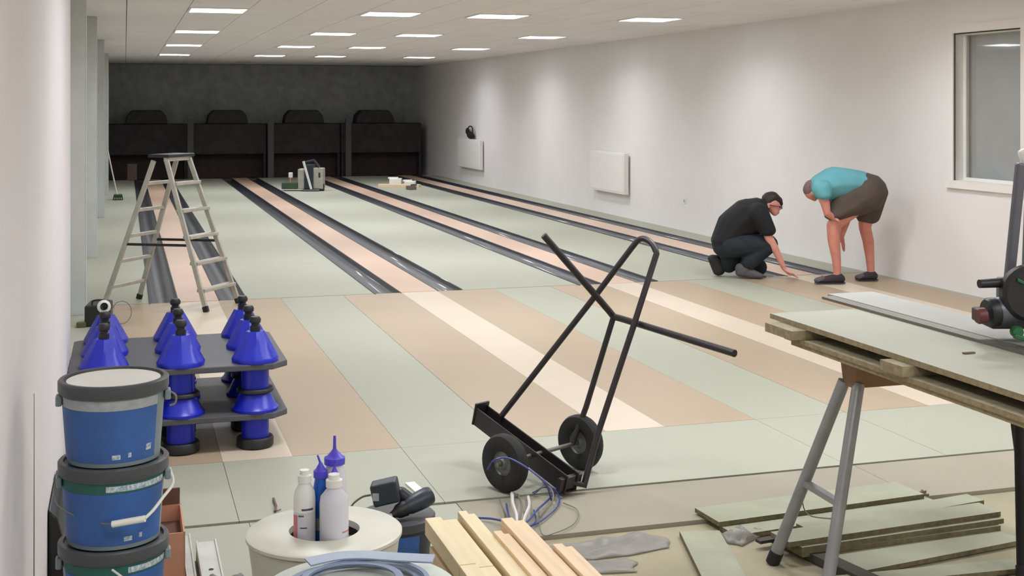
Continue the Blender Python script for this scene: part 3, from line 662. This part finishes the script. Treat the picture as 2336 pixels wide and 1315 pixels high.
cable('cable', [F(1140,1140,.006), F(1150,1165,.02), F(1168,1192,.03), F(1176,1205,.006)], .004, M_grey_cable, 'grey cable end left of the thick white cable')
cable('cable', [F(1182,1130,.006), F(1190,1150,.045), F(1187,1180,.03), F(1184,1202,.006)], .0045, M_grey_cable, 'grey cable between the two thick white cables')
cable('cable', [F(1218,1128,.006), F(1240,1112,.03), F(1268,1120,.02), F(1275,1150,.006), F(1240,1185,.006), F(1210,1202,.006)], .004, M_blue_cable, 'dark blue cable looping round to the timber stack')
t = thing('wood_shaving', 'small brown wood shaving on the floor behind the reel', 'shaving', F(628,1165))
MB().tube([F(624,1138,.006), F(630,1155,.012), F(627,1168,.006), F(640,1163,.006)], [.006,.005,.006,.003], 6).build('shaving', M_brown, t)
t = thing('wood_shaving', 'dark splintered debris at the right end of the rearmost plank', 'shaving', F(2105,1126,-.02))
b = MB()
for a0, b0 in (((2075,1131),(2112,1122)), ((2088,1124),(2118,1130)), ((2095,1134),(2104,1120))): b.tube([F(*a0,.004), F(*b0,.01)], .006, 5)
b.build('splinters', M_brown, t)
o = heightsheet('plastic_film', M_film, *F(1385,1252,-.02).xy, .5, .2, .12, .035, 6, -.021, 1.7, 34, 22); tag(o, 'crumpled piece of plastic film on the floor beside the timber stack', 'film')
o = heightsheet('plastic_film', M_film, *F(1340,1295,-.02).xy, .36, .13, -.2, .03, 7, -.021, 5.1, 26, 14); tag(o, 'smaller crumpled plastic film nearer the picture bottom', 'film')

# ------------------------------------------------------------------ work table: trestle, stacked boards, saw
TZ = .90; M_core2 = mat('table_chipboard_core', (156,142,112), .9, var=.14, scale=40, bump=.2)
def slab(name, x0, x1, y0, y1, z1, th, m, lab, cat='board', grp='boards on the trestle'):
    o = MB().box(x0,x1,y0,y1,z1-th,z1).build(name, m, loc=(x0,y0,z1-th))
    if m in (M_green, M_stackedge): edge_faces(o, M_core2)
    return tag(o, lab, cat, grp)
M_stackedge = mat('stack_chipboard', (150,142,116), .85, var=.12, scale=24, bump=.15)
slab('chipboard_sheet', 2.523, 3.24, 2.3, 4.665, TZ, .02, M_green, 'wide green chipboard on top of the trestle table')
slab('chipboard_sheet', 2.496, 3.22, 2.3, 4.50, .844, .017, M_stackedge, 'upper one of the two chipboards under the table top')
slab('chipboard_sheet', 2.505, 3.22, 2.3, 4.46, .8265, .017, M_stackedge, 'lower one of the two chipboards under the table top')
def offcut(y0, y1, lab, x0=2.455, x1=2.67): slab('offcut', x0, x1, y0, y1, .8795, .035, M_stackedge, lab, 'offcut', 'spacer offcuts')
offcut(4.37, 4.58, 'chipboard offcut between table boards at the far end'); offcut(3.67, 3.80, 'grey offcut sticking out between table boards above the trestle', 2.475)
slab('board', 2.99, 3.22, 2.8, 5.0, TZ+.0125, .012, mat('pale_board', (156,157,152), .6, var=.03), 'pale grey board lying along the back of the table')
slab('guide_rail', 2.925, 2.985, 2.8, 4.94, TZ+.0115, .011, M_alu_dark, 'narrow grey guide rail along the table in front of the pale board', 'rail')
slab('splinter', 2.74, 2.785, 3.70, 3.712, TZ+.006, .005, M_brown, 'tiny dark splinter lying on the table top', 'splinter')
t = thing('trestle', 'trestle with silver tube legs and brown wooden beam under the boards', 'trestle', (2.59,4.17,-.02))
MB().extrude([(-.035,0),(.035,0),(.06,.107),(-.06,.107)], (2.58,4.17,.70), (0,1,0), (0,0,1), (.75,0,0)).build('beam', M_woodblock, t, bevel=.004)
M_galv = mat('galvanised_tube', (150,152,154), .4, .4, var=.06, scale=12)
def leg(p, q, m, n='leg'):
    o = MB().tube([p, q], .023, 14).build(n, m, t, smooth=True)
    v = (Vector(p)-Vector(q)).normalized(); MB().tube([Vector(q)+v*.05, q], .027, 14).build('foot_cap', M_blackp, o, smooth=True)
fL, fR = F(1762,1285,-.02), Vector((2.36,3.97,-.02))
tL, tR = Vector((2.585,4.205,.715)), Vector((2.605,4.14,.715))
leg(tL, fL, M_galv); leg(tR, fR, M_galv)
def lerp(a, b, k): return Vector(a)+(Vector(b)-Vector(a))*k
MB().beam(lerp(tL,fL,.55), lerp(tR,fR,.55), .028, .022).build('crossbar', M_galv, t)
leg((3.33,4.16,.705), (3.205,3.98,-.02), M_rubber); leg((3.32,4.2,.705), (3.55,4.36,-.02), M_rubber)
MB().tube(arc([lerp(tL,fL,.60), lerp(tL,fL,.72)+Vector((.05,-.03,0)), lerp(tR,fR,.62)], 6), .0025, 5).build('chain', M_grey_cable, t)

def sw(px, py, d): return W(px, py, d)
t = thing('mitre_saw', 'black mitre saw with green details standing on the pale board', 'saw', W(2320,765,4.43))
DS = 4.43
def sb(n, m, px0, px1, py0, py1, dd, dep, bv=.008):
    a = sw(px0,py1,DS+dd); c = sw(px1,py0,DS+dd); o = (a+c)/2
    return MB().obox(o+DP*dep/2, RA, DP, (0,0,1), (px1-px0)*DS/FPX/2, dep/2, (py1-py0)*DS/FPX/2).build(n, m, t, bevel=bv)
a, c = sw(2252,714,DS+.02), sw(2345,704,DS+.05); ax = (c-a).normalized()
MB().lathe([(0,0),(.044,0),(.050,.012),(.050,.09),(.054,.10),(.054,.16),(0,.16)], a, ax, 28).build('motor', M_toolgrey, t, smooth=True)
MB().lathe([(0,0),(.045,0),(.052,.01),(.052,.032),(.046,.036),(0,.036)], a-ax*.002, ax, 28).build('motor_cap', M_blackp, t, smooth=True)
MB().lathe([(0,0),(.024,0),(.028,.006),(.028,.03),(0,.03)], sw(2228,722,DS), ax, 18).build('knob', M_red, t, smooth=True)
MB().tube([sw(2234,648,DS), sw(2305,644,DS+.03)], [.015,.018], 14).build('handle', M_blackp, t, smooth=True)
sb('arm', M_toolgrey, 2285, 2350, 636, 700, .05, .06)
MB().lathe([(0,0),(.085,0),(.098,.012),(.098,.045),(.085,.055),(0,.055)], sw(2354,672,DS-.03), DP, 30).build('blade_guard', M_blackp, t, smooth=True)
MB().obox(sw(2328,642,DS-.035), RA-Vector((0,0,.5)), DP, (0,0,1), .012, .004, .006).build('guard_trim', M_toolgreen, t, bevel=.002)
sb('body', M_blackp, 2262, 2420, 720, 752, -.0, .2)
MB().obox(Vector((3.17,3.60,TZ+.028)), RA, DP, (0,0,1), .13, .11, .015).build('base', M_blackp, t, bevel=.008)
MB().lathe([(0,0),(.02,0),(.022,.02),(.018,.03),(0,.03)], sw(2316,756,DS-.02), -DP, 16).build('locking_knob', M_toolgreen, t, smooth=True)
MB().obox(sw(2332,772,DS-.05), RA-Vector((0,0,.25)), DP, (0,0,1), .03, .012, .008).build('scale_strip', M_toolgreen, t, bevel=.003)
MB().beam(sw(2302,640,DS+.12), sw(2329,372,DS+.12), .034, .034, up=DP).build('dust_pipe', M_toolgrey, t, bevel=.008)
MB().beam(sw(2338,620,DS+.25), sw(2347,380,DS+.2), .02, .02, up=DP).build('rear_pipe', M_toolgrey, t, bevel=.004)
MB().hull((sw(2338,350,DS+.12), (.022,.03,.018), FR0), (sw(2352,378,DS+.12), (.027,.03,.027), FR0)).build('pipe_cap', M_whiteplas, t, smooth=True)

# ------------------------------------------------------------------ boards lying on the floor at right
def plank(p, q, w, z, th, lab, m=M_chip_edge, name='chipboard_plank'):
    a, b = F(*p, z), F(*q, z); e = (b-a); e.z = 0; L = e.length; e.normalize(); n = Vector((-e.y, e.x, 0))
    o = MB().obox((a+b)/2 + n*w/2 - Vector((0,0,th/2)), e, n, (0,0,1), L/2, w/2, th/2).build(name, m, loc=a)
    if m is M_chip_edge: edge_faces(o, M_core_shaded)
    return tag(o, lab, 'plank', 'chipboard planks on the floor')
plank((1640,1192), (2108,1128), .20, .020, .019, 'rearmost green plank in the floor pile, with upturned left corner')
plank((1680,1222), (2150,1150), .13, -.0005, .019, 'green plank second from the rear in the floor pile')
plank((1852,1212), (2245,1142), .10, .040, .019, 'short green plank lying third from the rear, sloping up to the right')
plank((1800,1238), (2283,1168), .13, .060, .020, 'upper green plank of the thick pile under the trestle')
plank((1830,1250), (2290,1184), .15, .0395, .020, 'middle green plank of the thick pile under the trestle')
plank((1830,1262), (2283,1200), .17, .0190, .0185, 'lowest green plank of the thick pile under the trestle')
plank((1960,1305), (2336,1232), .26, -.0005, .0185, 'wide green plank in front of the thick pile')
plank((1900,1340), (2345,1296), .10, -.0005, .0185, 'green plank at the lower right picture corner')
a, b = F(1552,1212,0), F(1705,1335,0)
def plank2(p1, p2, w, z, th, lab, m):
    a, b = F(*p1, z), F(*p2, z); e = b-a; e.z = 0; L = e.length; e.normalize(); n = Vector((e.y, -e.x, 0)) * -1
    o = MB().obox((a+b)/2 + n*w/2 - Vector((0,0,th/2)), e, n, (0,0,1), L/2, w/2, th/2).build('chipboard_plank', m, loc=a)
    if m is M_chip_edge: edge_faces(o, M_core_shaded)
    return tag(o, lab, 'plank', 'chipboard planks on the floor')
plank2((1550,1212), (1610,1335), .165, .0, .0195, 'green plank lying towards the viewer left of the trestle leg', M_chip_edge)
plank2((1758,1222), (1990,1330), .07, .012, .03, 'dark plank lying askew between the trestle legs', mat('dark_plank', (70,66,60), .8, var=.1))
o = plank((1735,1236), (1850,1216), .035, .012, .012, 'broken dark end of a plank left of the trestle leg', MATS['dark_plank'])
o = heightsheet('plastic_film', M_film, *F(1690,1225,-.02).xy, .2, .12, .6, .05, 14, -.021, 8.4, 20, 14); tag(o, 'scrap of crumpled foil by the end of the green planks', 'film')

# ------------------------------------------------------------------ people
def fuse(balls_list, name, m_default, parent, voxel, smooth_it=4, paint=()):
    b = MB()
    for balls in balls_list: b.hull(*balls)
    o = b.build(name, m_default, parent)
    md = o.modifiers.new('r', 'REMESH'); md.mode = 'VOXEL'; md.voxel_size = voxel
    s = o.modifiers.new('s', 'SMOOTH'); s.iterations = smooth_it; s.factor = .5
    dg = bpy.context.evaluated_depsgraph_get(); me = bpy.data.meshes.new_from_object(o.evaluated_get(dg))
    o.modifiers.clear(); o.data = me; me.name = name
    for p in me.polygons: p.use_smooth = True
    return o
FR = (RA, DP, Vector((0,0,1)))
class Person:
    def __init__(s, d0, root): s.d = d0; s.root = root
    def p(s, cx, cy, dd=0): return W(1580+cx/3.984, 350+cy/3.984, s.d+dd)
    def e(s, cx, cy, dd, r):                               # ellipsoid; r is a radius or (across, depth, up)
        r = (r,r,r) if not isinstance(r, tuple) else r
        return (s.p(cx,cy,dd), r, FR)
    def hand(s, wrist, palm, tip, r=.011, spread=Vector((0,0,0)), n=5):
        wrist, palm, tip = Vector(wrist), Vector(palm), Vector(tip); out = []
        d = (tip-palm); sd = DP*1.0 + spread; sd.normalize()
        out.append([(wrist,(.026,.026,.026),FR), (palm,(.022,.042,.018),FR)])
        for k, (o_, ln) in enumerate(((-.033,.88),(-.011,1.0),(.011,.95),(.032,.78))):
            a = palm + sd*o_*.9; m = a + d*ln*.55 + Vector((0,0,.008)); e_ = a + d*ln
            out.append([(a,(r*1.15,)*3,FR),(m,(r,)*3,FR)]); out.append([(m,(r,)*3,FR),(e_,(r*.85,)*3,FR)])
        th0 = wrist.lerp(palm,.5) - sd*.028; th1 = th0 - sd*.03 + d*.45; th2 = th1 + d*.3 + sd*.006
        out.append([(th0,(r*1.3,)*3,FR),(th1,(r*1.1,)*3,FR)]); out.append([(th1,(r*1.1,)*3,FR),(th2,(r*.85,)*3,FR)])
        return out
# --- crouching man
d1 = 12.95; r1 = thing('person', 'man in black t-shirt and dark jeans crouching to touch the lane end', 'person', F(1693,634))
A_ = Person(d1, r1); E_ = A_.e; N_ = -.15
zf = 0
body = [[E_(300,800,0,(.10,.14,.10)), E_(480,580,0,(.11,.15,.11))], [E_(480,580,0,(.11,.15,.11)), E_(600,530,0,(.08,.17,.09))],
        [E_(610,500,0,(.06,.07,.06)), E_(690,455,0,(.055,.06,.055))],
        [E_(712,445,0,(.088,.076,.088)), E_(735,430,0,(.08,.072,.08)), E_(752,500,0,(.052,.05,.05)), E_(748,548,0,(.03,.034,.026))],
        [E_(806,500,0,(.012,.012,.012)), E_(790,475,0,(.014,.014,.02))], [E_(770,545,0,(.02,.02,.008)), E_(780,540,0,(.012,.02,.008))],
        [E_(690,478,-.078,(.02,.010,.03)), E_(684,470,-.08,(.014,.008,.02))], [E_(690,478,.078,(.02,.010,.03)), E_(684,470,.08,(.014,.008,.02))],
        [E_(620,545,-.19,.055), E_(695,770,-.19,.045)], [E_(695,770,-.19,.045), E_(745,860,-.18,.04)], [E_(745,860,-.18,.04), E_(832,1045,-.15,.027)],
        [E_(610,530,.18,.055), E_(665,730,.2,.045)], [E_(665,730,.2,.045), E_(725,790,.05,.03)],
        [E_(320,830,-.1,.085), E_(690,825,-.12,.06)], [E_(690,825,-.12,.06), E_(510,1020,-.12,.042)],
        [E_(320,830,.1,.085), E_(585,1055,.12,.055)], [E_(585,1055,.12,.055), E_(270,985,.1,.042)], [E_(200,980,.1,.035), E_(240,1085,.1,.03)]]
body += A_.hand(A_.p(832,1045,-.15), A_.p(878,1092,-.14), A_.p(955,1128,-.12))
body += A_.hand(A_.p(725,790,.05), A_.p(742,815,.0), A_.p(755,860,-.03))
fuse(body, 'body', M_skin1, r1, .009, 3)
sh = [[E_(285,790,0,(.135,.185,.135)), E_(370,660,0,(.175,.195,.175))], [E_(370,660,0,(.175,.195,.175)), E_(490,560,0,(.175,.21,.17))],
      [E_(490,560,0,(.17,.21,.165)), E_(585,520,0,(.12,.21,.135))], [E_(585,515,0,(.115,.17,.125)), E_(645,485,0,(.068,.08,.068))],
      [E_(460,650,0,(.15,.18,.15)), E_(570,640,0,(.12,.16,.12))],
      [E_(600,540,-.18,.105), E_(680,700,-.195,(.09,.09,.065))], [E_(600,530,.18,.105), E_(650,690,.19,(.08,.08,.06))]]
fuse(sh, 'shirt', M_shirt_black, r1, .014, 6)
je = [[E_(300,840,0,(.14,.185,.13)), E_(400,850,0,(.12,.17,.11))], [E_(350,840,-.1,.125), E_(690,825,-.12,.098)], [E_(690,825,-.12,.098), E_(505,1000,-.12,.08)],
      [E_(350,850,.1,.125), E_(600,1035,.12,.09)], [E_(600,1035,.12,.085), E_(300,985,.1,.075)], [E_(340,940,.05,.10), E_(330,1020,.08,.08)]]
fuse(je, 'jeans', M_jeans, r1, .014, 5)
fuse([[E_(430,1040,-.12,(.05,.045,.05)), E_(430,1085,-.12,(.05,.045,.04)), E_(600,1115,-.12,(.06,.048,.03))], [E_(500,1020,-.12,.058), E_(470,1070,-.12,.055)]], 'shoe', M_shoe_grey, r1, .01, 4)
fuse([[E_(175,955,.1,(.045,.045,.04)), E_(235,1085,.1,(.055,.05,.03)), E_(215,960,.1,.045), E_(255,1060,.1,.05)]], 'shoe', M_shoe, r1, .01, 4)
fuse([[E_(690,425,0,(.075,.078,.085)), E_(722,408,0,(.078,.078,.072))], [E_(722,408,0,(.075,.076,.07)), E_(778,428,0,(.045,.064,.042))], [E_(680,440,0,(.06,.078,.075)), E_(655,470,0,(.03,.06,.04))],
      [E_(783,425,0,(.032,.055,.035)), E_(808,455,0,(.014,.045,.025))]], 'hair', M_hair, r1, .008, 3)
g = MB()
for s in (-.035, .035): g.tube([A_.p(800,488,s) + DP*(.022*math.cos(a)) + Vector((0,0,.018*math.sin(a))) + RA*.012 for a in [2*math.pi*k/14 for k in range(14)]], .003, 6, True)
g.tube([A_.p(798,486,-.058), A_.p(700,470,-.084)], .004, 6); g.tube([A_.p(798,486,.058), A_.p(700,470,.084)], .004, 6); g.tube([A_.p(806,486,-.012), A_.p(806,486,.012)], .003, 6)
g.build('glasses', M_blackp, r1)
ey = MB()
for s in (-.032, .032): ey.hull(E_(793,488,s,(.011,.012,.008)))
ey.build('eyes', M_hair, r1, smooth=True)
# --- bending man
r2 = thing('person', 'man in turquoise t-shirt and dark brown shorts bending forward by the wall', 'person', F(1935,645))
B_ = Person(12.55, r2); E_ = B_.e
body = [[E_(1590,350,0,(.13,.15,.13)), E_(1440,290,0,(.11,.14,.11))], [E_(1440,290,0,(.11,.14,.11)), E_(1240,290,0,(.12,.16,.12))], [E_(1240,290,0,(.12,.16,.12)), E_(1140,315,0,(.08,.16,.09))],
        [E_(1140,320,0,(.06,.07,.06)), E_(1095,335,0,(.055,.06,.06))],
        [E_(1088,320,0,(.075,.074,.085)), E_(1074,350,0,(.07,.07,.08)), E_(1098,400,0,(.038,.045,.035)), E_(1108,425,0,(.024,.03,.02))],
        [E_(1050,402,0,(.014,.012,.012)), E_(1065,390,0,(.012,.014,.02))], [E_(1100,375,-.074,(.018,.01,.024)), E_(1104,368,-.076,(.012,.008,.016))], [E_(1100,375,.074,(.018,.01,.024)), E_(1104,368,.076,(.012,.008,.016))],
        [E_(1160,350,-.18,.058), E_(1205,460,-.2,.046)], [E_(1205,460,-.2,.047), E_(1222,550,-.2,.036)], [E_(1222,550,-.2,.036), E_(1280,590,-.17,.03)],
        [E_(1160,340,.18,.058), E_(1400,610,.1,.042)], [E_(1400,610,.1,.042), E_(1352,765,.05,.027)],
        [E_(1560,400,-.1,.12), E_(1278,660,-.1,.066)], [E_(1278,660,-.1,.066), E_(1282,790,-.1,.062)], [E_(1282,790,-.1,.062), E_(1305,960,-.1,.046)], [E_(1305,960,-.1,.046), E_(1315,1090,-.1,.038)], [E_(1320,1130,-.1,(.045,.04,.04)), E_(1200,1160,-.1,(.06,.04,.02))],
        [E_(1605,400,.1,.12), E_(1565,680,.12,.062)], [E_(1565,680,.12,.062), E_(1595,800,.12,.058)], [E_(1595,800,.12,.058), E_(1612,960,.12,.045)], [E_(1612,960,.12,.045), E_(1620,1070,.12,.038)], [E_(1625,1105,.12,(.045,.04,.04)), E_(1540,1130,.12,(.05,.04,.02))]]
body += B_.hand(B_.p(1280,590,-.17), B_.p(1315,610,-.16), B_.p(1345,650,-.15))
body += B_.hand(B_.p(1352,765,.05), B_.p(1362,810,.04), B_.p(1374,895,.03))
fuse(body, 'body', M_skin2, r2, .009, 3)
sh = [[E_(1530,300,0,(.135,.175,.15)), E_(1420,275,0,(.145,.185,.145))], [E_(1420,275,0,(.145,.185,.145)), E_(1280,285,0,(.165,.205,.175))], [E_(1280,285,0,(.165,.205,.17)), E_(1160,315,0,(.12,.205,.13))],
      [E_(1160,315,0,(.11,.17,.12)), E_(1110,335,0,(.068,.085,.085))], [E_(1175,330,-.18,.10), E_(1192,390,-.20,(.08,.085,.05))], [E_(1170,325,.18,.10), E_(1230,420,.18,(.075,.08,.06))],
      [E_(1280,340,0,(.13,.17,.12)), E_(1390,370,0,(.10,.16,.09))]]
fuse(sh, 'shirt', M_shirt_blue, r2, .014, 6)
so_ = [[E_(1530,320,0,(.145,.19,.17)), E_(1600,360,0,(.19,.205,.19))], [E_(1590,390,-.09,.165), E_(1400,470,-.1,(.15,.12,.12)), E_(1300,572,-.1,(.118,.118,.055))], [E_(1610,390,.09,.17), E_(1595,598,.12,(.115,.115,.06))],
       [E_(1600,360,0,(.16,.18,.17)), E_(1440,510,0,(.12,.15,.10))]]
fuse(so_, 'shorts', M_shorts, r2, .014, 5)
def shoe2(ch, cy, ct, dd, m):
    fl_ = lambda cx, up, r: (Vector((B_.p(cx,0,dd).x, B_.p(cx,0,dd).y, up)), r, FR)
    o = fuse([[fl_(ch-25,.045,(.045,.045,.045)), fl_(ch-45,.075,(.045,.042,.03)), fl_((ch+ct)/2,.035,(.05,.048,.035)), fl_(ct+35,.026,(.045,.046,.026))]], 'shoe', m, r2, .01, 3)
    fuse([[fl_(ct+30,.03,(.042,.047,.03)), fl_(ct+75,.045,(.03,.045,.03))]], 'toe_cap', M_shoe_grey, o, .01, 3)
    MB().hull(fl_(ch-25,.008,(.05,.048,.008)), fl_(ct+40,.008,(.05,.05,.008))).build('sole', M_shoe, o)
shoe2(1372, 1150, 1110, -.1, M_shoe); shoe2(1670, 1130, 1480, .12, M_shoe)
fuse([[E_(1085,300,0,(.076,.078,.062)), E_(1062,335,0,(.066,.072,.075))], [E_(1100,330,0,(.06,.077,.06)), E_(1090,345,0,(.06,.076,.05))]], 'hair', M_hair_grey, r2, .008, 3)
ey = MB()
for s in (-.03, .03): ey.hull(E_(1046,378,s,(.009,.011,.008)))
ey.build('eyes', M_hair, r2, smooth=True)

# people stand on the floor
bpy.context.view_layer.update()
for r_, lev in ((r1, .001), (r2, .0065)):
    lo = min((c.matrix_world @ v.co).z for c in r_.children_recursive for v in c.data.vertices)
    r_.location.z += lev - lo
